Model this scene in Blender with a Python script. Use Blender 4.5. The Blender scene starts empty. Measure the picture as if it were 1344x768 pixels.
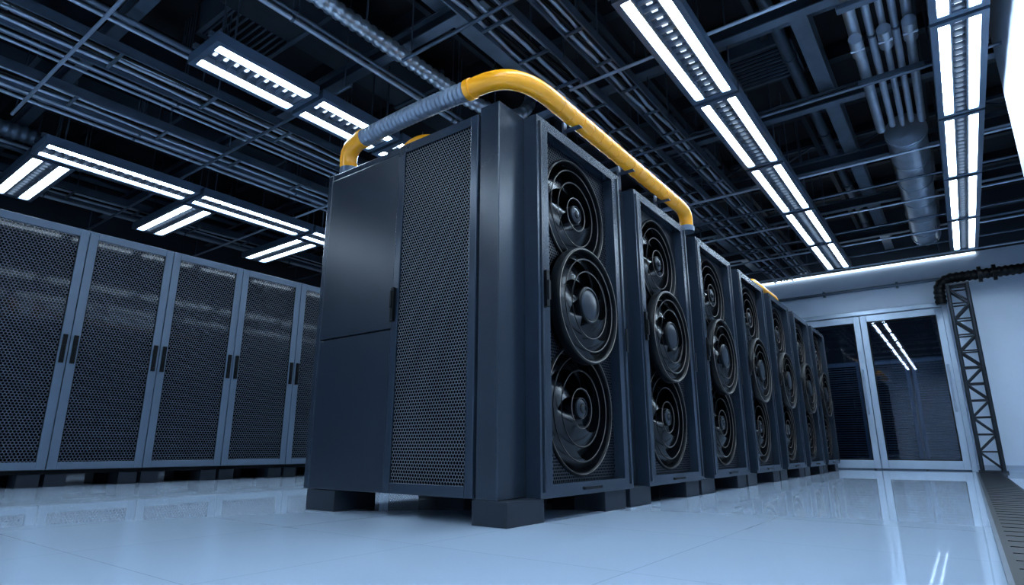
import bpy, math, random
from mathutils import Vector, Matrix
random.seed(7)
S = bpy.context.scene
COL = S.collection

# ------------------------------------------------------------------ materials
def new_mat(name):
    m = bpy.data.materials.new(name); m.use_nodes = True
    nt = m.node_tree
    return m, nt, nt.nodes['Principled BSDF']

def pmat(name, col, rough=0.4, metal=0.0, noise=0.12, nscale=6.0, coat=0.0, spec=0.5):
    m, nt, b = new_mat(name)
    b.inputs['Roughness'].default_value = rough
    b.inputs['Metallic'].default_value = metal
    b.inputs['Coat Weight'].default_value = coat
    b.inputs['Coat Roughness'].default_value = 0.08
    b.inputs['Specular IOR Level'].default_value = spec
    tc = nt.nodes.new('ShaderNodeTexCoord')
    n = nt.nodes.new('ShaderNodeTexNoise'); n.inputs['Scale'].default_value = nscale
    n.inputs['Detail'].default_value = 4
    nt.links.new(tc.outputs['Object'], n.inputs['Vector'])
    r = nt.nodes.new('ShaderNodeMapRange')
    r.inputs['From Min'].default_value = 0.3; r.inputs['From Max'].default_value = 0.7
    r.inputs['To Min'].default_value = 1 - noise; r.inputs['To Max'].default_value = 1 + noise
    nt.links.new(n.outputs['Fac'], r.inputs['Value'])
    mx = nt.nodes.new('ShaderNodeVectorMath'); mx.operation = 'SCALE'
    mx.inputs[0].default_value = col
    nt.links.new(r.outputs['Result'], mx.inputs['Scale'])
    nt.links.new(mx.outputs['Vector'], b.inputs['Base Color'])
    return m

def emat(name, col, strength):
    m = bpy.data.materials.new(name); m.use_nodes = True
    nt = m.node_tree; nt.nodes.clear()
    e = nt.nodes.new('ShaderNodeEmission'); o = nt.nodes.new('ShaderNodeOutputMaterial')
    e.inputs['Color'].default_value = (*col, 1); e.inputs['Strength'].default_value = strength
    nt.links.new(e.outputs[0], o.inputs[0])
    return m

def perforated(name, sheet, hole, pitch, rad, axes, rough=0.35, metal=0.6, coat=0.0):
    """staggered round-hole perforated sheet; axes = the two object axes of the sheet"""
    m, nt, b = new_mat(name)
    L = nt.links
    tc = nt.nodes.new('ShaderNodeTexCoord')
    sp = nt.nodes.new('ShaderNodeSeparateXYZ'); L.new(tc.outputs['Object'], sp.inputs[0])
    cb = nt.nodes.new('ShaderNodeCombineXYZ')
    L.new(sp.outputs[axes[0]], cb.inputs[0]); L.new(sp.outputs[axes[1]], cb.inputs[1])
    hx = 1.0 / pitch; hy = 1.0 / (pitch * 1.732)
    ds = []
    for off in (0.0, 0.5):
        mu = nt.nodes.new('ShaderNodeVectorMath'); mu.operation = 'MULTIPLY_ADD'
        L.new(cb.outputs[0], mu.inputs[0]); mu.inputs[1].default_value = (hx, hy, 0)
        mu.inputs[2].default_value = (off, off, 0)
        fr = nt.nodes.new('ShaderNodeVectorMath'); fr.operation = 'FRACTION'
        L.new(mu.outputs[0], fr.inputs[0])
        sb = nt.nodes.new('ShaderNodeVectorMath'); sb.operation = 'SUBTRACT'
        L.new(fr.outputs[0], sb.inputs[0]); sb.inputs[1].default_value = (0.5, 0.5, 0)
        sc = nt.nodes.new('ShaderNodeVectorMath'); sc.operation = 'MULTIPLY'
        L.new(sb.outputs[0], sc.inputs[0]); sc.inputs[1].default_value = (1, 1.732, 0)
        ln = nt.nodes.new('ShaderNodeVectorMath'); ln.operation = 'LENGTH'
        L.new(sc.outputs[0], ln.inputs[0]); ds.append(ln.outputs['Value'])
    mn = nt.nodes.new('ShaderNodeMath'); mn.operation = 'MINIMUM'
    L.new(ds[0], mn.inputs[0]); L.new(ds[1], mn.inputs[1])
    mr = nt.nodes.new('ShaderNodeMapRange')
    mr.inputs['From Min'].default_value = rad - 0.05; mr.inputs['From Max'].default_value = rad + 0.05
    L.new(mn.outputs[0], mr.inputs['Value'])
    mix = nt.nodes.new('ShaderNodeMix'); mix.data_type = 'RGBA'
    mix.inputs['A'].default_value = (*hole, 1); mix.inputs['B'].default_value = (*sheet, 1)
    L.new(mr.outputs['Result'], mix.inputs['Factor'])
    L.new(mix.outputs['Result'], b.inputs['Base Color'])
    ml = nt.nodes.new('ShaderNodeMath'); ml.operation = 'MULTIPLY'; ml.inputs[1].default_value = 0.5
    L.new(mr.outputs['Result'], ml.inputs[0]); L.new(ml.outputs[0], b.inputs['Specular IOR Level'])
    mm = nt.nodes.new('ShaderNodeMath'); mm.operation = 'MULTIPLY'; mm.inputs[1].default_value = metal
    L.new(mr.outputs['Result'], mm.inputs[0]); L.new(mm.outputs[0], b.inputs['Metallic'])
    b.inputs['Roughness'].default_value = rough
    b.inputs['Coat Weight'].default_value = coat
    b.inputs['Coat Roughness'].default_value = 0.06
    return m

M = {}
M['cab'] = pmat('cabinet_powdercoat', (0.0105, 0.0175, 0.029), 0.28, 0.2, 0.06, 3)
M['cab2'] = pmat('cabinet_frame_powdercoat', (0.018, 0.028, 0.044), 0.25, 0.3, 0.06, 3)
M['pillar'] = pmat('cabinet_pillar_powdercoat', (0.012, 0.019, 0.030), 0.26, 0.2, 0.06, 3)
M['black'] = pmat('black_plastic', (0.002, 0.003, 0.004), 0.4, 0.0, 0.1, spec=0.15)
M['blade'] = pmat('fan_blade_gloss', (0.004, 0.0055, 0.008), 0.22, 0.0, 0.1, spec=0.35)
M['hub'] = pmat('fan_hub_metal', (0.012, 0.018, 0.028), 0.28, 0.3, 0.05)
M['rim'] = pmat('fan_ring_edge', (0.30, 0.25, 0.21), 0.4, 0.5, 0.1)
M['ring'] = pmat('fan_guard_ring', (0.0025, 0.0035, 0.005), 0.32, 0.0, 0.1, spec=0.12)
M['plinth'] = pmat('plinth_rubber', (0.009, 0.014, 0.022), 0.5, 0.0, 0.1, spec=0.3)
M['perf_front'] = perforated('perforated_door_sheet', (0.085, 0.092, 0.108), (0.001, 0.001, 0.002), 0.020, 0.41, ('X', 'Z'), 0.4, 0.2)
M['perf_fan'] = perforated('perforated_fan_plate', (0.012, 0.016, 0.024), (0.001, 0.001, 0.002), 0.02, 0.36, ('Y', 'Z'), 0.4, 0.2)
M['perf_rack'] = perforated('perforated_rack_sheet', (0.045, 0.057, 0.077), (0.001, 0.0015, 0.003), 0.030, 0.40, ('Y', 'Z'), 0.4, 0.1, 0.30)
M['rack'] = pmat('rack_frame_paint', (0.10, 0.138, 0.19), 0.35, 0.2, 0.05)
M['yellow'] = pmat('yellow_conduit', (0.95, 0.37, 0.012), 0.25, 0.0, 0.05)
M['flex'] = pmat('grey_flex_hose', (0.22, 0.265, 0.33), 0.35, 0.4, 0.1)
M['silver'] = pmat('galvanised_duct', (0.42, 0.48, 0.56), 0.30, 0.8, 0.15)
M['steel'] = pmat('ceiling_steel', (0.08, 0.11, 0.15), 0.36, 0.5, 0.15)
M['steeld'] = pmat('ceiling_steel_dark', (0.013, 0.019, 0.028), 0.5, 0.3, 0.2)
M['lightpipe'] = pmat('pale_pipe', (0.36, 0.43, 0.53), 0.33, 0.5, 0.1)
M['deck'] = pmat('ceiling_deck_dark', (0.004, 0.006, 0.009), 0.8, 0.0, 0.3, 2)
M['wall'] = pmat('wall_paint_white', (0.60, 0.69, 0.81), 0.5, 0.0, 0.03, 2)
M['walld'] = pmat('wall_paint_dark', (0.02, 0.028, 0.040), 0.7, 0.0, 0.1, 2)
M['fixt'] = pmat('fixture_housing', (0.08, 0.12, 0.18), 0.35, 0.4, 0.05)
M['louver'] = pmat('fixture_louver', (0.30, 0.35, 0.42), 0.3, 0.7, 0.05)
M['doorfr'] = pmat('door_frame_aluminium', (0.36, 0.44, 0.54), 0.35, 0.4, 0.04)
M['tube'] = emat('light_tube', (0.64, 0.82, 1.0), 48.0)
M['led'] = emat('light_led', (0.66, 0.82, 1.0), 1.6)
M['strip'] = emat('wall_strip_lamp', (0.70, 0.86, 1.0), 4.0)

m, nt, b = new_mat('door_glass')
nt.nodes.remove(b)
out = nt.nodes['Material Output']
tr = nt.nodes.new('ShaderNodeBsdfTransparent'); tr.inputs[0].default_value = (0.50, 0.58, 0.70, 1)
gl = nt.nodes.new('ShaderNodeBsdfGlossy'); gl.inputs['Roughness'].default_value = 0.02
fr = nt.nodes.new('ShaderNodeFresnel'); fr.inputs[0].default_value = 1.6
ad = nt.nodes.new('ShaderNodeMixShader')
nt.links.new(fr.outputs[0], ad.inputs[0]); nt.links.new(tr.outputs[0], ad.inputs[1]); nt.links.new(gl.outputs[0], ad.inputs[2])
nt.links.new(ad.outputs[0], out.inputs[0])
M['glass'] = m

m, nt, b = new_mat('floor_gloss_tile')
L = nt.links
tc = nt.nodes.new('ShaderNodeTexCoord')
br = nt.nodes.new('ShaderNodeTexBrick')
br.offset = 0.0; br.squash = 1.0
br.inputs['Scale'].default_value = 1.0
br.inputs['Brick Width'].default_value = 0.9; br.inputs['Row Height'].default_value = 0.9
br.inputs['Mortar Size'].default_value = 0.003; br.inputs['Mortar Smooth'].default_value = 0.3
br.inputs['Color1'].default_value = (0.41, 0.505, 0.63, 1)
br.inputs['Color2'].default_value = (0.40, 0.495, 0.62, 1)
br.inputs['Mortar'].default_value = (0.32, 0.40, 0.50, 1)
L.new(tc.outputs['Object'], br.inputs['Vector'])
n = nt.nodes.new('ShaderNodeTexNoise'); n.inputs['Scale'].default_value = 1.3; n.inputs['Detail'].default_value = 3
L.new(tc.outputs['Object'], n.inputs['Vector'])
mr = nt.nodes.new('ShaderNodeMapRange'); mr.inputs['To Min'].default_value = 0.01; mr.inputs['To Max'].default_value = 0.045
L.new(n.outputs['Fac'], mr.inputs['Value']); L.new(mr.outputs['Result'], b.inputs['Roughness'])
L.new(br.outputs['Color'], b.inputs['Base Color'])
b.inputs['IOR'].default_value = 2.5
M['floor'] = m

# ------------------------------------------------------------------ mesh builder
class MB:
    def __init__(s, mats):
        s.v = []; s.f = []; s.mi = []; s.sm = []; s.mats = mats
    def idx(s, k): return s.mats.index(k)
    def add(s, vs, fs, k, smooth=False):
        o = len(s.v); s.v += [tuple(p) for p in vs]
        i = s.idx(k)
        for f in fs:
            s.f.append([a + o for a in f]); s.mi.append(i); s.sm.append(smooth)
    def box(s, x0, x1, y0, y1, z0, z1, k):
        v = [(x0,y0,z0),(x1,y0,z0),(x1,y1,z0),(x0,y1,z0),(x0,y0,z1),(x1,y0,z1),(x1,y1,z1),(x0,y1,z1)]
        s.add(v, [(0,3,2,1),(4,5,6,7),(0,1,5,4),(1,2,6,5),(2,3,7,6),(3,0,4,7)], k)
    def tube(s, pts, r, k, n=12, caps=True, rfun=None):
        pts = [Vector(p) for p in pts]
        rings = []
        t0 = (pts[1] - pts[0]).normalized()
        up = Vector((0,0,1)) if abs(t0.z) < 0.9 else Vector((1,0,0))
        a = t0.cross(up).normalized()
        for i, p in enumerate(pts):
            if i == 0: t = t0
            elif i == len(pts)-1: t = (pts[-1]-pts[-2]).normalized()
            else: t = (pts[i+1]-pts[i-1]).normalized()
            a = (a - t * a.dot(t)).normalized(); bb = t.cross(a)
            rr = r if rfun is None else rfun(i)
            rings.append([p + (a*math.cos(2*math.pi*j/n) + bb*math.sin(2*math.pi*j/n))*rr for j in range(n)])
        vs = [q for rg in rings for q in rg]; fs = []
        for i in range(len(pts)-1):
            for j in range(n):
                j2 = (j+1) % n
                fs.append((i*n+j, i*n+j2, (i+1)*n+j2, (i+1)*n+j))
        s.add(vs, fs, k, True)
        if caps:
            s.add(rings[0], [tuple(range(n))[::-1]], k); s.add(rings[-1], [tuple(range(n))], k)
    def bar(s, p0, p1, w, h, k):
        p0 = Vector(p0); p1 = Vector(p1); t = (p1-p0).normalized()
        up = Vector((0,0,1)) if abs(t.z) < 0.95 else Vector((0,1,0))
        a = t.cross(up).normalized(); c = a.cross(t).normalized()
        vs = []
        for p in (p0, p1):
            for sx, sz in ((-1,-1),(1,-1),(1,1),(-1,1)):
                vs.append(p + a*sx*w/2 + c*sz*h/2)
        s.add(vs, [(0,1,2,3),(7,6,5,4),(0,4,5,1),(1,5,6,2),(2,6,7,3),(3,7,4,0)], k)
    def lathe(s, c, prof, k, n=48, closed=False):
        """axis +X; prof = [(radius, xoffset)]"""
        vs = []; fs = []; c = Vector(c)
        for r, x in prof:
            for j in range(n):
                a = 2*math.pi*j/n
                vs.append((c.x + x, c.y + r*math.cos(a), c.z + r*math.sin(a)))
        m = len(prof); rng = m if closed else m-1
        for i in range(rng):
            i2 = (i+1) % m
            for j in range(n):
                j2 = (j+1) % n
                fs.append((i*n+j, i*n+j2, i2*n+j2, i2*n+j))
        s.add(vs, fs, k, True)
    def build(s, name, parent=None, loc=(0,0,0), bevel=0.0, fix=True):
        me = bpy.data.meshes.new(name)
        me.from_pydata(s.v, [], s.f)
        for k in s.mats: me.materials.append(M[k])
        me.polygons.foreach_set('material_index', s.mi)
        me.polygons.foreach_set('use_smooth', s.sm)
        me.update()
        return inst(me, name, parent, loc, bevel)

def inst(me, name, parent=None, loc=(0,0,0), bevel=0.0):
    o = bpy.data.objects.new(name, me); COL.objects.link(o)
    o.location = loc
    if parent: o.parent = parent
    if bevel > 0:
        md = o.modifiers.new('bevel', 'BEVEL'); md.width = bevel; md.segments = 2
        md.limit_method = 'ANGLE'; md.angle_limit = math.radians(50)
    return o

def empty(name, loc=(0,0,0)):
    e = bpy.data.objects.new(name, None); COL.objects.link(e); e.location = loc
    e.empty_display_size = 0.2
    return e

def fillet(pts, rad, step=0.02):
    pts = [Vector(p) for p in pts]; out = [pts[0]]
    for i in range(1, len(pts)-1):
        p = pts[i]; d0 = (pts[i-1]-p); d1 = (pts[i+1]-p)
        r = min(rad, d0.length*0.5, d1.length*0.5)
        a = p + d0.normalized()*r; b = p + d1.normalized()*r
        k = 0.5523
        c0 = a.lerp(p, k); c1 = b.lerp(p, k)
        for j in range(13):
            t = j/12
            out.append(a*(1-t)**3 + c0*3*t*(1-t)**2 + c1*3*t*t*(1-t) + b*t**3)
    out.append(pts[-1])
    res = [out[0]]; acc = 0
    for i in range(1, len(out)):
        seg = out[i]-out[i-1]; l = seg.length
        if l < 1e-6: continue
        d = step - acc
        while d <= l:
            res.append(out[i-1] + seg*(d/l)); d += step
        acc = l - (d - step)
    return res

# ------------------------------------------------------------------ room
def slab(name, x0,x1,y0,y1,z0,z1,k):
    mb = MB([k]); mb.box(x0,x1,y0,y1,z0,z1,k); return mb.build(name)
YB = 12.6; XR = 0.70; CZ = 4.7
slab('floor', -10.4, 3.0, -4.2, 17.5, -0.1, 0.0, 'floor')
slab('ceiling', -10.4, 3.0, -4.2, 17.5, CZ, CZ+0.1, 'deck')
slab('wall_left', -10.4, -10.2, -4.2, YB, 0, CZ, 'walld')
slab('wall_front', -10.2, 3.0, -4.2, -4.0, 0, CZ, 'wall')
slab('wall_right', XR, 3.0, -4.0, 6.1, 0, CZ, 'wall')
slab('wall_right_recess', 2.2, 3.0, 6.1, YB, 0, CZ, 'wall')
mb = MB(['wall', 'walld'])
mb.box(-10.2, -2.58, YB, YB+0.15, 0, 3.66, 'wall')
mb.box(0.03, 2.2, YB, YB+0.15, 0, 3.66, 'wall')
mb.box(-2.58, 0.03, YB, YB+0.15, 2.84, 3.66, 'wall')
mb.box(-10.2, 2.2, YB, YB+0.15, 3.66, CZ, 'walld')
mb.build('wall_back')
mb = MB(['strip']); mb.box(-6.0, 0.6, YB-0.035, YB-0.005, 3.62, 3.65, 'strip'); mb.build('trim_1')
mb = MB(['doorfr']); mb.box(-10.2, -2.6, YB-0.02, YB, 0, 0.1, 'doorfr'); mb.box(0.05, 2.2, YB-0.02, YB, 0, 0.1, 'doorfr'); mb.build('baseboard_back')

mb = MB(['doorfr'])
mb.box(-2.62, -2.54, YB-0.06, YB+0.12, 0, 2.84, 'doorfr')
mb.box(-0.01, 0.07, YB-0.06, YB+0.12, 0, 2.84, 'doorfr')
mb.box(-2.54, -0.01, YB-0.06, YB+0.12, 2.76, 2.84, 'doorfr')
mb.build('trim_2', bevel=0.006)
def leaf(name, x0, x1, hx):
    e = empty(name, (x0, YB, 0))
    w = x1-x0; mb = MB(['doorfr','black'])
    t = 0.1
    mb.box(0, t, -0.03, 0.03, 0.02, 2.75, 'doorfr'); mb.box(w-t, w, -0.03, 0.03, 0.02, 2.75, 'doorfr')
    mb.box(t, w-t, -0.03, 0.03, 2.63, 2.75, 'doorfr'); mb.box(t, w-t, -0.03, 0.03, 0.02, 0.16, 'doorfr')
    mb.box(t, t+0.02, -0.02, 0.02, 0.16, 2.63, 'black'); mb.box(w-t-0.02, w-t, -0.02, 0.02, 0.16, 2.63, 'black')
    mb.box(t, w-t, -0.02, 0.02, 2.61, 2.63, 'black'); mb.box(t, w-t, -0.02, 0.02, 0.16, 0.18, 'black')
    mb.build('frame', e, bevel=0.005)
    g = MB(['glass']); g.box(t+0.02, w-t-0.02, -0.006, 0.006, 0.18, 2.61, 'glass'); g.build('glass_pane', e)
    h = MB(['lightpipe'])
    h.tube([(hx, -0.09, 0.95), (hx, -0.09, 1.75)], 0.016, 'lightpipe')
    for z in (1.0, 1.7): h.tube([(hx, -0.09, z), (hx, -0.03, z)], 0.01, 'lightpipe')
    h.build('handle', e)
leaf('door_1', -2.54, -1.28, 1.20)
leaf('door_2', -1.27, -0.01, 1.20)

# room beyond glass doors
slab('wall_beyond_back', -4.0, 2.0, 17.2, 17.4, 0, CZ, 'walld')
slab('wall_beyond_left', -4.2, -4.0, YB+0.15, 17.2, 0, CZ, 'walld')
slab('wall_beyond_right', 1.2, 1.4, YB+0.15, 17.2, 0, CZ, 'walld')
mb = MB(['rack','perf_rack'])
for i in range(5):
    x = -3.6+i*0.95
    mb.box(x, x+0.9, 15.8, 16.8, 0.0, 2.3, 'rack'); mb.box(x+0.07, x+0.83, 15.78, 15.8, 0.15, 2.2, 'perf_rack')
mb.build('storage_rack')
mb = MB(['tube','steel'])
for x in (-2.6,-1.1): 
    mb.box(x, x+0.9, 14.4, 14.5, 3.3, 3.34, 'tube')
    mb.tube([(x+0.1,14.45,3.34),(x+0.1,14.45,CZ)],0.01,'steel',6); mb.tube([(x+0.8,14.45,3.34),(x+0.8,14.45,CZ)],0.01,'steel',6)
mb.build('corridor_lamp')

mb = MB(['black','steel'])
mb.box(0.04, 0.34, 1.0, 11.9, 0.0, 0.006, 'black')
mb.box(0.03, 0.045, 1.0, 11.9, 0.0, 0.010, 'steel')
for i in range(60): mb.box(0.07, 0.32, 1.1+i*0.18, 1.115+i*0.18, 0.006, 0.008, 'black')
mb.build('floor_reflection_strip')

# ------------------------------------------------------------------ cooling cabinets (row)
BX0, BX1 = -1.66, -0.09
FY, EY = -0.245, 1.065
ZB, ZT = 0.12, 2.285
mb = MB(['cab','cab2','black','pillar'])
mb.box(BX0, BX1-0.14, FY+0.03, EY, ZB, ZT-0.01, 'cab')
mb.box(BX1-0.14, BX1, FY, 0.08, ZB, ZT+0.02, 'pillar')
mb.box(BX1-0.14, BX1, 0.99, EY, ZB, ZT+0.02, 'pillar')
mb.box(BX1-0.14, BX1, 0.08, 0.99, 2.25, ZT+0.02, 'pillar')
mb.box(BX1-0.14, BX1, 0.08, 0.99, ZB, 0.175, 'pillar')
mb.box(BX0, BX0+0.05, FY+0.005, FY+0.03, ZB, ZT-0.01, 'cab2')
mb.box(BX0+0.05, BX1-0.14, FY+0.01, FY+0.03, ZT-0.055, ZT-0.01, 'cab2')
body_m = mb
fp = MB(['cab','cab2','perf_front','black'])
xs = -0.90
fp.box(BX0+0.058, xs-0.008, FY, FY+0.03, 1.068, ZT-0.062, 'cab')
fp.box(BX0+0.058, xs-0.008, FY, FY+0.03, ZB+0.005, 1.056, 'cab')
a, b_ = xs, BX1-0.148
z0, z1 = ZB+0.005, ZT-0.02
fp.box(a, a+0.055, FY-0.012, FY+0.03, z0, z1, 'cab2'); fp.box(b_-0.055, b_, FY-0.012, FY+0.03, z0, z1, 'cab2')
fp.box(a+0.055, b_-0.055, FY-0.012, FY+0.03, z1-0.06, z1, 'cab2'); fp.box(a+0.055, b_-0.055, FY-0.012, FY+0.03, z0, z0+0.06, 'cab2')
fp.box(a+0.055, b_-0.055, FY-0.001, FY+0.02, z0+0.06, z1-0.06, 'perf_front')
fp.box(a+0.008, a+0.036, FY-0.035, FY-0.012, 1.10, 1.31, 'black')
fp.box(a+0.012, a+0.030, FY-0.045, FY-0.034, 1.18, 1.29, 'black')
pl = MB(['plinth','black'])
for x0, x1 in ((BX0+0.05, BX0+0.33), (BX1-0.16, BX1+0.06), (-1.0, -0.78)):
    dy = 0.55 if x0 == -1.0 else 0
    pl.box(x0, x1, FY+0.0+dy, FY+0.32+dy, 0, ZB, 'plinth')
for x0, x1 in ((BX0+0.05, BX0+0.33), (BX1-0.16, BX1+0.06)):
    pl.box(x0, x1, EY-0.33, EY-0.05, 0, ZB, 'plinth')
DW, DZ0, DZ1 = 1.07, 0.118, 2.305
HW = 0.42; YC = DW/2
fd = MB(['cab2','perf_fan','black','cab','rim'])
fd.box(-0.09, 0, 0, YC-HW, DZ0, DZ1, 'cab2'); fd.box(-0.09, 0, YC+HW, DW, DZ0, DZ1, 'cab2')
PZ0, PZ1 = 0.185, 2.24
fd.box(-0.09, 0, YC-HW, YC+HW, PZ1, DZ1, 'cab2'); fd.box(-0.09, 0, YC-HW, YC+HW, DZ0, PZ0, 'cab2')
fd.box(0, 0.008, 0.03, 0.042, DZ0+0.03, DZ1-0.03, 'cab'); fd.box(0, 0.008, DW-0.042, DW-0.03, DZ0+0.03, DZ1-0.03, 'cab')
fd.box(0, 0.02, 0.055, 0.085, 1.13, 1.34, 'black'); fd.box(0.02, 0.03, 0.06, 0.08, 1.17, 1.28, 'black')
fd.box(0, 0.015, DW-0.03, DW-0.005, 1.0, 1.16, 'black')
fd.box(0, 0.01, YC-0.1, YC+0.1, DZ0+0.025, DZ0+0.04, 'black')
fd.box(-0.228, -0.215, YC-HW, YC+HW, PZ0, PZ1, 'black')
# perforated corner plates between the fan shrouds, near the front
FANS = [(1.845, 0.372), (1.225, 0.365), (0.600, 0.392)]
for (zc, R), (c0, c1) in zip(FANS, ((1.545, PZ1), (0.905, 1.545), (PZ0, 0.905))):
    vs = []; fs = []; N = 72
    for j in range(N):
        an = 2*math.pi*j/N + math.pi/N
        c, s_ = math.cos(an), math.sin(an)
        hh = (c1-zc) if s_ > 0 else (zc-c0)
        k = min(HW/abs(c) if abs(c) > 1e-6 else 9, hh/abs(s_) if abs(s_) > 1e-6 else 9)
        rr = min(R-0.008, k)
        vs.append((-0.072, YC + rr*c, zc + rr*s_)); vs.append((-0.072, YC + k*c, zc + k*s_))
    for j in range(N):
        j2 = (j+1) % N
        fs.append((2*j, 2*j+1, 2*j2+1, 2*j2))
    fd.add(vs, fs, 'perf_fan')

def fan(zc, R, x0, d, hub_r, nb, phase, sweep):
    """fan cup: back at x0, depth d"""
    f = MB(['black','blade','hub','rim','ring'])
    C = (x0, YC, zc)
    f.lathe(C, [(R,0.0),(R,d-0.008),(R-0.004,d-0.002),(R-0.010,d),(R-0.017,d-0.004),(R-0.021,d-0.016),(R-0.022,0.003)], 'ring', 80)
    f.lathe(C, [(R-0.022,0.003),(0.001,0.003)], 'black', 80)
    def ring(r, x, t, k):
        f.lathe(C, [(r+t*math.cos(a*math.pi/3), x+t*math.sin(a*math.pi/3)) for a in range(6)], k, 80, True)
    ring(R-0.012, d+0.0003, 0.0013, 'rim')
    bt = d-0.014                     # blade front plane
    bd = min(0.075, bt-0.006)        # blade pitch depth
    r0, r1 = hub_r*0.95, R-0.030
    for i in range(nb):
        th = phase + i*2*math.pi/nb
        vs = []; fs = []; nr, nc = 14, 10
        for a in range(nr):
            t = a/(nr-1); r = r0+(r1-r0)*t
            ang = th + sweep*t*t
            wid = (2*math.pi/nb)*(0.48+0.38*math.sin(t*math.pi*0.85))
            for c in range(nc):
                u = c/(nc-1)
                aa = ang + wid*(u-0.5)
                x = x0 + bt - bd + bd*(u**1.3)*(1-0.2*t) + 0.10*bd*math.sin(u*math.pi)
                vs.append((x, YC+r*math.cos(aa), zc+r*math.sin(aa)))
        for a in range(nr-1):
            for c in range(nc-1):
                fs.append((a*nc+c, a*nc+c+1, (a+1)*nc+c+1, (a+1)*nc+c))
        f.add(vs, fs, 'blade', True)
    for q, t, k in ((0.80,0.003,'ring'),(0.79,0.0011,'rim'),(0.58,0.003,'ring'),(0.57,0.0009,'rim')):
        if R*q > hub_r+0.03: ring(R*q, d-0.004, t, k)
    h = hub_r
    f.lathe(C, [(h,0.004),(h,d-0.012),(h*0.96,d-0.003),(h*0.90,d),(h*0.85,d-0.003),(h*0.82,d-0.007),(h*0.78,d-0.004)], 'ring', 48)
    f.lathe(C, [(h*0.78,d-0.004),(h*0.7,d-0.001),(h*0.5,d+0.002),(h*0.2,d+0.004),(0.0005,d+0.0045)], 'hub', 48)
    ring(h*0.90, d+0.0005, 0.0018, 'hub')
    if h < 0.1:
        ring(h*1.75, d-0.004, 0.004, 'ring'); ring(h*1.80, d, 0.0012, 'rim')
        f.lathe(C, [(h*0.42,d),(h*0.42,d+0.009),(h*0.34,d+0.013),(0.0005,d+0.014)], 'blade', 32)
    return f
meshes = {}
XF, Y0, PITCH = -1.771, 2.62, 1.32
parts = [('body', body_m, 0.006), ('front_panels', fp, 0.004), ('plinth_blocks', pl, 0.004), ('fan_door', fd, 0.0),
         ('fan_top', fan(1.845, 0.372, -0.214, 0.158, 0.062, 5, 0.3, 1.3), 0), ('fan_middle', fan(1.225, 0.365, -0.040, 0.066, 0.118, 7, 0.1, 1.0), 0),
         ('fan_bottom', fan(0.600, 0.392, -0.214, 0.158, 0.066, 5, 0.9, 1.5), 0)]
for i in range(7):
    e = empty('cooling_cabinet', (XF, Y0+i*PITCH, 0))
    for nm, p, bv in parts:
        if nm not in meshes: meshes[nm] = p.build(nm, e, bevel=bv).data
        else: inst(meshes[nm], nm, e, bevel=bv)

# ------------------------------------------------------------------ server racks on the left
W = 0.865
rk = MB(['rack','perf_rack','black','cab'])
rk.box(-1.0, -0.04, 0.004, W-0.004, 0.16, 2.62, 'cab')
rk.box(-0.04, 0, 0.004, 0.085, 0.165, 2.62, 'rack'); rk.box(-0.04, 0, W-0.085, W-0.004, 0.165, 2.62, 'rack')
rk.box(-0.04, 0, 0.085, W-0.085, 2.54, 2.62, 'rack'); rk.box(-0.04, 0, 0.085, W-0.085, 0.165, 0.235, 'rack')
rk.box(-0.04, -0.014, 0.085, W-0.085, 0.235, 2.54, 'perf_rack')
rk.box(-0.04, -0.004, 0.085, 0.092, 0.235, 2.54, 'black'); rk.box(-0.04, -0.004, W-0.092, W-0.085, 0.235, 2.54, 'black')
for y in (0.028, W-0.068):
    rk.box(0, 0.022, y, y+0.040, 1.20, 1.49, 'black'); rk.box(0.022, 0.034, y+0.008, y+0.032, 1.24, 1.38, 'black')
rk.box(-0.95, -0.06, 0.0, W, 0.12, 0.16, 'black')
rkp = MB(['plinth'])
for y in (0.02, W-0.2):
    rkp.box(-0.3, -0.05, y, y+0.18, 0, 0.12, 'plinth'); rkp.box(-0.95, -0.7, y, y+0.18, 0, 0.12, 'plinth')
rme = rpm = None
for i in range(-4, 12):
    e = empty('server_rack', (-7.2, 2.10+i*W, 0))
    if rme is None:
        rme = rk.build('cabinet', e, bevel=0.004).data; rpm = rkp.build('plinth_blocks', e).data
    else:
        inst(rme, 'cabinet', e, bevel=0.004); inst(rpm, 'plinth_blocks', e)

# ------------------------------------------------------------------ conduit on top of cabinets
mb = MB(['yellow','flex','steel'])
def bez(a, c0, c1, b, n): 
    a,c0,c1,b = map(Vector,(a,c0,c1,b)); return [a*(1-t)**3+c0*3*t*(1-t)**2+c1*3*t*t*(1-t)+b*t**3 for t in [i/n for i in range(n+1)]]
seg1 = bez((-3.30,2.46,2.28),(-3.34,2.45,2.42),(-3.32,2.44,2.51),(-3.14,2.43,2.51),14)
mb.tube(seg1, 0.060, 'yellow', 20, rfun=lambda i: 0.060 + (0.003 if i%2 else 0))
n = 110
seg2 = [Vector((-3.14+(-2.12+3.14)*i/n, 2.43, 2.51+0.015*math.sin(i/n*3.14))) for i in range(n+1)]
mb.tube(seg2, 0.052, 'flex', 20, rfun=lambda i: (0.062 if (i//2)%2 else 0.053))
seg3 = bez((-2.14,2.43,2.51),(-1.93,2.43,2.52),(-1.79,2.47,2.51),(-1.78,2.80,2.50),22)
seg3 += [Vector((-1.78, 2.80+(4.92-2.80)*i/50, 2.50)) for i in range(1,51)]
seg3 += bez((-1.78,4.92,2.50),(-1.78,5.06,2.50),(-1.78,5.12,2.46),(-1.80,5.12,2.32),12)[1:]
mb.tube(seg3, 0.060, 'yellow', 20)
for i in range(24, 72, 3):
    p = seg3[i]; mb.tube([p+Vector((0,-0.006,0)), p+Vector((0,0.006,0))], 0.0622, 'yellow', 20)
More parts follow.
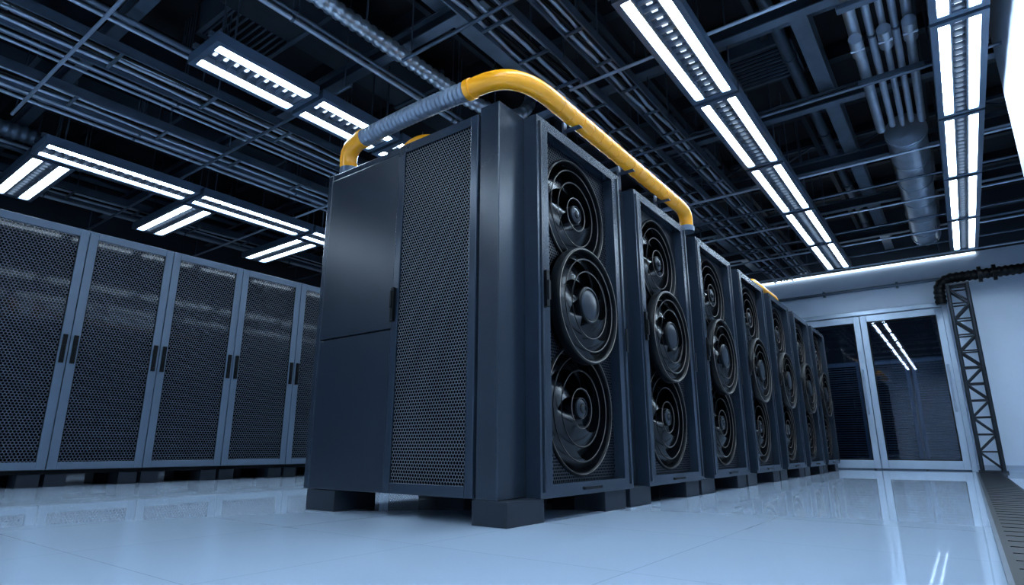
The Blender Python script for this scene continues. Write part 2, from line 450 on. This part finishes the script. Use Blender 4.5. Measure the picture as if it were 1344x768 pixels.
for p, d in ((Vector((-2.13,2.43,2.51)),Vector((1,0,0))),(Vector((-3.14,2.43,2.51)),Vector((1,0,0)))):
    mb.tube([p-d*0.02, p+d*0.02], 0.067, 'yellow', 24)
for p in ((-1.80,5.12,2.307),(-3.30,2.46,2.277)):
    mb.tube([Vector(p), Vector(p)+Vector((0,0,0.05))], 0.075, 'steel', 20)
for y in (3.1, 3.9, 4.6):
    mb.box(-1.875, -1.862, y-0.02, y+0.02, 2.307, 2.50, 'steel')
    mb.box(-1.875, -1.74, y-0.02, y+0.02, 2.433, 2.439, 'steel')
mb.build('yellow_conduit')
mb = MB(['yellow'])
pp = fillet([(-3.12,2.78,2.28),(-3.12,2.78,2.585),(-2.78,2.80,2.585),(-2.70,3.2,2.46),(-2.60,5.6,2.42),(-2.60,5.8,2.28)], 0.16, 0.03)
mb.tube(pp, 0.042, 'yellow', 14)
mb.build('yellow_conduit')
mb = MB(['yellow'])
pp = fillet([(-1.9,7.6,2.31),(-1.9,7.65,2.42),(-1.9,8.8,2.42),(-1.9,8.85,2.31)], 0.12, 0.03)
mb.tube(pp, 0.05, 'yellow', 14); mb.build('yellow_conduit')

# ------------------------------------------------------------------ ceiling light fixtures
def panel_mesh(Ln, Wd=0.42):
    f = MB(['fixt','tube','led','louver'])
    h = Wd/2; l = Ln/2-0.02
    f.box(-h, h, -l, l, 0.05, 0.09, 'fixt')
    f.box(-h-0.035, -h+0.012, -l, l, 0.0, 0.09, 'fixt'); f.box(h-0.012, h+0.035, -l, l, 0.0, 0.09, 'fixt')
    f.box(-h+0.012, h-0.012, -l, -l+0.045, 0.0, 0.05, 'fixt'); f.box(-h+0.012, h-0.012, l-0.045, l, 0.0, 0.05, 'fixt')
    tw = 0.040 if Wd > 0.35 else 0.030
    for sx in (-1, 1):
        c = sx*(h-0.018-tw)
        f.box(c-tw, c+tw, -l+0.055, l-0.055, 0.012, 0.05, 'tube')
        c2 = sx*(h-0.03-2*tw)
        f.box(c2-0.006, c2+0.006, -l+0.045, l-0.045, 0.004, 0.05, 'louver')
    hw = h-0.04-2*tw
    n = int(Ln/0.10)
    for i in range(n):
        y = -l+0.1+(2*l-0.2)*i/(n-1)
        f.box(-0.022, 0.022, y-0.012, y+0.012, 0.038, 0.05, 'led')
        f.box(-hw, hw, y+0.045, y+0.052, 0.012, 0.05, 'louver')
    return f
cache = {}
def strip(name, x, y0, Ln, cnt, z=3.37, rot=0.0, Wd=0.42, xdir=False):
    e = empty(name, (x, y0, z))
    key = (Ln, Wd)
    for i in range(cnt):
        if key not in cache:
            o = panel_mesh(Ln, Wd).build('light_panel', e); cache[key] = o.data
        else: o = inst(cache[key], 'light_panel', e)
        if xdir:
            o.rotation_euler = (0,0,math.pi/2); o.location = (-(i+0.5)*Ln, 0, 0)
        else: o.location = (0, (i+0.5)*Ln, 0)
    r = MB(['steel'])
    T = Ln*cnt
    if xdir:
        r.box(-T, 0, -0.02, 0.02, 0.09, 0.13, 'steel')
        for k in (0.1, T-0.1): r.tube([(-k,0,0.1),(-k,0,CZ-z)], 0.008, 'steel', 8)
    else:
        r.box(-0.14, -0.10, 0, T, 0.09, 0.13, 'steel'); r.box(0.10, 0.14, 0, T, 0.09, 0.13, 'steel')
        k = 0.2
        while k < T:
            for sx in (-0.12, 0.12): r.tube([(sx,k,0.1),(sx,k,CZ-z)], 0.008, 'steel', 8)
            k += 1.6
    r.build('hanger_rail', e)
strip('ceiling_light_strip', -1.335, -3.28, 1.62, 9, Wd=0.33)
strip('ceiling_light_strip', 0.415, -3.28, 1.62, 9, Wd=0.28)
strip('ceiling_light_strip', -4.35, 1.75, 0.95, 6, Wd=0.40)
strip('ceiling_light_strip', -4.35, -3.4, 0.95, 4, Wd=0.40)  # unseen row behind the camera, added to light the cabinet front
strip('ceiling_light_strip', -7.25, 1.50, 1.60, 6, Wd=0.38)
for y in (1.73, 3.32, 4.95):
    strip('ceiling_light_strip', -7.50, y, 1.55, 1, xdir=True, Wd=0.36)
strip('ceiling_light_strip', -7.25, -3.2, 1.60, 2, Wd=0.38)  # out-of-view row, also added so the cabinet front gets more light

# ------------------------------------------------------------------ ceiling structure
mb = MB(['steel','steeld'])
y = -3.4
while y < 12.5:
    xe = 2.2 if y > 6.1 else XR
    mb.box(-10.2, xe, y-0.05, y+0.05, 3.80, 3.812, 'steel')
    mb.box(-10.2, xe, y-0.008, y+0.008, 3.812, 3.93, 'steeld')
    mb.box(-10.2, xe, y-0.05, y+0.05, 3.93, 3.942, 'steel')
    y += 1.62
mb.build('ceiling_cross_beams')
mb = MB(['steel','steeld'])
for x in (-9.2, -5.75, -3.0, -0.62):
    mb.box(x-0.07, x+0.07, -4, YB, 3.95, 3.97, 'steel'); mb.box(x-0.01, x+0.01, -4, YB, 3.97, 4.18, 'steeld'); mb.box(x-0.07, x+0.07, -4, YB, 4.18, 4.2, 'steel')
mb.build('ceiling_long_beams')
mb = MB(['steeld','steel'])
for i in range(16):
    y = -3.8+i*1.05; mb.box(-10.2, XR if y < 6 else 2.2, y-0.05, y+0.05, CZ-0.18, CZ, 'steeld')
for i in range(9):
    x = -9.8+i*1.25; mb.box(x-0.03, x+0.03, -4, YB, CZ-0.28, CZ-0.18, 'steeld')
mb.build('ceiling_joists')
mb = MB(['lightpipe','steel'])
for y, x0, x1, z, k in ((2.9,-3.3,XR,3.50,'steel'),(4.1,-2.4,XR,3.50,'lightpipe'),(5.6,-2.6,XR,3.50,'steel'),(7.3,-3.0,2.2,3.50,'lightpipe'),
                  (8.1,-3.0,2.2,3.5,'steel'),(8.9,-3.0,2.2,3.5,'lightpipe'),(9.7,-3.0,2.2,3.5,'steel'),(10.4,-4.0,2.2,3.5,'lightpipe'),(11.1,-4.0,2.2,3.5,'steel'),(11.8,-4.0,2.2,3.5,'lightpipe'),(1.2,-6.9,-3.6,3.48,'lightpipe'),(2.85,-10,-3.9,3.48,'steel'),
                  (4.4,-10,-3.9,3.48,'lightpipe'),(6.3,-10,-3.5,3.48,'steel')):
    mb.tube([(x0,y,z),(x1,y,z)], 0.015, k, 10)
    n = max(2, int((x1-x0)/1.3))
    for i in range(n):
        x = x0+0.1+(x1-x0-0.2)*i/(n-1); mb.tube([(x,y,z),(x,y,CZ)], 0.006, 'steel', 6)
mb.build('sprinkler_pipes')
def tray(name, x, w, y0, y1, z, cables=0, step=0.3):
    t = MB(['steel','black','lightpipe'])
    t.box(x-w/2, x-w/2+0.015, y0, y1, z, z+0.09, 'steel'); t.box(x+w/2-0.015, x+w/2, y0, y1, z, z+0.09, 'steel')
    y = y0+0.1
    while y < y1:
        t.box(x-w/2, x+w/2, y-0.012, y+0.012, z+0.005, z+0.025, 'steel'); y += step
    y = y0+0.3
    while y < y1:
        for sx in (-1, 1): t.tube([(x+sx*w/2, y, z+0.05), (x+sx*w/2, y, CZ)], 0.007, 'steel', 6)
        y += 1.5
    for i in range(cables):
        cx = x-w/2+0.04+(w-0.08)*i/max(1,cables-1)
        pts = [(cx+0.012*math.sin(j*1.7+i*2), y0+(y1-y0)*j/40, z+0.045+0.006*math.sin(j+i)) for j in range(41)]
        t.tube(pts, 0.017, 'black' if i % 2 else 'lightpipe', 8)
    t.build(name)
tray('cable_tray', -2.45, 0.34, 0.5, 12.4, 3.56, 5, 0.5)
tray('cable_tray', -2.05, 0.20, 0.5, 12.4, 3.62, 4, 0.5)
tray('cable_tray', -5.35, 0.36, -1, 12.4, 3.56, 5, 0.8)
tray('cable_tray', -6.30, 0.30, -1, 12.4, 3.54, 4, 0.8)
tray('cable_tray', -8.9, 0.40, -1, 12.4, 3.56, 5, 0.8)
def bundle(name, specs, y0, y1):
    t = MB(['lightpipe','steel','silver','steeld'])
    for x, z, r, k in specs:
        t.tube([(x,y0,z),(x,y1,z)], r, k, 14)
        y = y0+0.4
        while y < y1:
            t.tube([(x,y-0.012,z),(x,y+0.012,z)], r*1.18+0.003, 'steel', 14); t.tube([(x,y,z+r),(x,y,CZ)], 0.006, 'steel', 6); y += 1.9
    t.build(name)
bundle('ceiling_pipes', [(-6.78+0.075*i, 3.62+0.02*(i%2), 0.018, ('lightpipe','steel')[i%2]) for i in range(4)], -2, 12.4)
bundle('ceiling_pipes', [(-5.9+0.06*i, 3.66+0.02*(i%2), 0.014, ('lightpipe','steel')[i%2]) for i in range(5)], -2, 12.4)
bundle('ceiling_pipes', [(-0.24,3.70,0.045,'silver'),(-0.13,3.72,0.030,'lightpipe'),(-0.04,3.70,0.026,'silver'),(0.04,3.72,0.028,'lightpipe'),(0.13,3.70,0.036,'silver')], 1, 7.0)
bundle('ceiling_pipes', [(-3.85,3.72,0.022,'lightpipe'),(-3.77,3.72,0.016,'steel'),(-4.9,3.70,0.025,'steel'),(-5.0,3.70,0.018,'lightpipe')], -2, 12.4)
bundle('ceiling_pipes', [(-1.80,4.08,0.05,'steel'),(-1.62,4.05,0.025,'lightpipe'),(-0.88,4.3,0.06,'steel')], -2, 12.4)
bundle('ceiling_pipes', [(-8.35,3.74,0.04,'steel'),(-8.2,3.72,0.02,'lightpipe'),(-9.7,3.74,0.03,'lightpipe')], -2, 12.4)
mb = MB(['steel','silver','lightpipe'])
mb.box(-0.31, 0.20, 4.55, 4.62, 3.60, 3.645, 'steel'); mb.box(-0.31, 0.20, 5.75, 5.82, 3.60, 3.645, 'steel')
for x in (-0.24, -0.04, 0.13):
    mb.tube([(x,5.0,3.60),(x,5.25,3.60)], 0.05, 'silver', 16); mb.tube([(x,5.12,3.60),(x,5.12,3.70)], 0.02, 'steel', 10)
    mb.tube([(x-0.05,5.12,3.56),(x+0.05,5.12,3.56)], 0.012, 'lightpipe', 8)
mb.box(-0.16, 0.06, 4.1, 4.35, 3.56, 3.66, 'steel')
mb.build('pipe_manifold', bevel=0.004)
def flexduct(name, pts, r, k='silver', step=0.02):
    t = MB([k,'steel'])
    p = fillet(pts, 0.35, step)
    t.tube(p, r, k, 20, rfun=lambda i: r if (i//2)%2 else r*0.86)
    for i in range(20, len(p)-5, 80): t.tube([p[i], Vector((p[i].x, p[i].y, CZ))], 0.008, 'steel', 6)
    t.build(name)
flexduct('flexible_duct', [(-3.42,-1,3.66),(-3.42,4.0,3.66),(-3.2,4.6,3.70),(-3.2,4.7,4.6)], 0.07)
flexduct('flexible_duct', [(-6.0,-2,4.06),(-6.0,12,4.06)], 0.09)
flexduct('flexible_duct', [(-7.75,-2,3.68),(-7.75,12,3.68)], 0.09, 'steel')
mb = MB(['silver','steel'])
mb.tube([(-0.03,7.15,3.70),(-0.03,11.2,3.70)], 0.19, 'silver', 32)
for y in (7.2,7.9,8.6,9.3,10.0,10.7,11.15): mb.tube([(-0.03,y-0.02,3.70),(-0.03,y+0.02,3.70)], 0.20, 'silver', 32)
for y in (8.5,10.9): mb.tube([(-0.03,y,3.88),(-0.03,y,CZ)], 0.01, 'steel', 6)
mb.build('round_air_duct')
mb = MB(['steel','steeld'])
mb.box(-4.75,-4.05, -2, 12.3, 4.22, 4.40, 'steeld')
mb.box(-8.0,-7.0, -2, 12.3, 4.22, 4.40, 'steeld')
for i in range(10):
    y = -1.5+i*1.4; mb.box(-4.78,-4.02,y,y+0.04,4.205,4.41,'steel'); mb.box(-8.03,-6.97,y,y+0.04,4.205,4.41,'steel')
mb.build('rectangular_air_duct')
def truss(name, y, x0, x1, z0, z1, pitch=0.45):
    t = MB(['steel'])
    t.box(x0,x1,y-0.025,y+0.025,z0,z0+0.04,'steel'); t.box(x0,x1,y-0.025,y+0.025,z1-0.04,z1,'steel')
    n = int((x1-x0)/pitch); w = (x1-x0)/n
    for i in range(n):
        a, b = (z0+0.02, z1-0.02) if i % 2 else (z1-0.02, z0+0.02)
        t.bar((x0+i*w,y,a),(x0+(i+1)*w,y,b),0.02,0.02,'steel')
    t.build(name)
truss('ceiling_truss', 5.4, -3.9, XR, 4.25, 4.5)
truss('ceiling_truss', 8.6, -3.9, 2.1, 4.25, 4.5)
for x, y in ((-1.15,6.1),(-2.6,7.8),(-5.2,2.5)):
    g = MB(['steel','black'])
    g.box(x-0.32,x+0.32,y-0.32,y+0.32,4.37,4.39,'black')
    for a in (-0.34,0.30): g.box(x+a,x+a+0.04,y-0.34,y+0.34,4.35,4.7,'steel'); g.box(x-0.34,x+0.34,y+a,y+a+0.04,4.35,4.7,'steel')
    for i in range(9): g.box(x-0.3,x+0.3,y-0.28+i*0.065,y-0.265+i*0.065,4.35,4.37,'steel')
    g.build('ceiling_vent')

# ------------------------------------------------------------------ back wall extras
mb = MB(['steel'])
mb.tube([(-3.5,YB-0.08,3.24),(0.05,YB-0.08,3.24)],0.03,'steel',12)
for x in (-3.0,-1.8,-0.6): mb.box(x-0.02,x+0.02,YB-0.1,YB,3.19,3.29,'steel')
mb.build('wall_pipe')
mb = MB(['plinth','black'])
tx0, tx1, ty0, ty1, tz = 0.12, 0.38, 11.95, 12.2, 2.98
for x in (tx0,tx1):
    for y in (ty0,ty1): mb.tube([(x,y,0.02),(x,y,tz)],0.03,'plinth',10)
n = 11
for i in range(n):
    a = 0.05+i*(tz-0.1)/n; b = 0.05+(i+1)*(tz-0.1)/n; s_ = i % 2
    for y in (ty0,ty1): mb.tube([(tx0 if s_ else tx1,y,a),(tx1 if s_ else tx0,y,b)],0.017,'plinth',8); mb.tube([(tx0,y,b),(tx1,y,b)],0.013,'plinth',8)
    for x in (tx0,tx1): mb.tube([(x,ty0 if s_ else ty1,a),(x,ty1 if s_ else ty0,b)],0.017,'plinth',8)
mb.box(tx0-0.05,tx1+0.05,ty0-0.05,ty1+0.05,0,0.03,'plinth'); mb.box(tx0-0.03,tx1+0.03,ty0-0.03,ty1+0.03,tz,tz+0.03,'plinth')
mb.build('lattice_column')
mb = MB(['black','steel'])
pp = fillet([(0.0,12.08,2.70),(0.0,12.08,3.13),(2.15,12.08,3.13)],0.22,0.02)
mb.tube(pp,0.08,'black',18, rfun=lambda i: 0.088 if (i//2)%2 else 0.076)
mb.tube([(0.55,12.08,3.13),(0.60,12.08,3.13)],0.13,'black',20); mb.tube([(0.74,12.08,3.13),(0.79,12.08,3.13)],0.13,'black',20)
mb.build('black_hose_pipe')

# ------------------------------------------------------------------ world, camera, view
w = bpy.data.worlds.new('world'); S.world = w; w.use_nodes = True
w.node_tree.nodes['Background'].inputs[0].default_value = (0.03, 0.05, 0.09, 1)
cam = bpy.data.cameras.new('camera'); co = bpy.data.objects.new('camera', cam); COL.objects.link(co)
co.location = (0, 0, 0.37); co.rotation_euler = (math.radians(90+14.69), 0, math.radians(36.7))
cam.sensor_width = 36; cam.lens = 20.84; cam.clip_start = 0.02
S.camera = co
S.view_settings.view_transform = 'Standard'
S.view_settings.look = 'None'
S.view_settings.exposure = 0.0
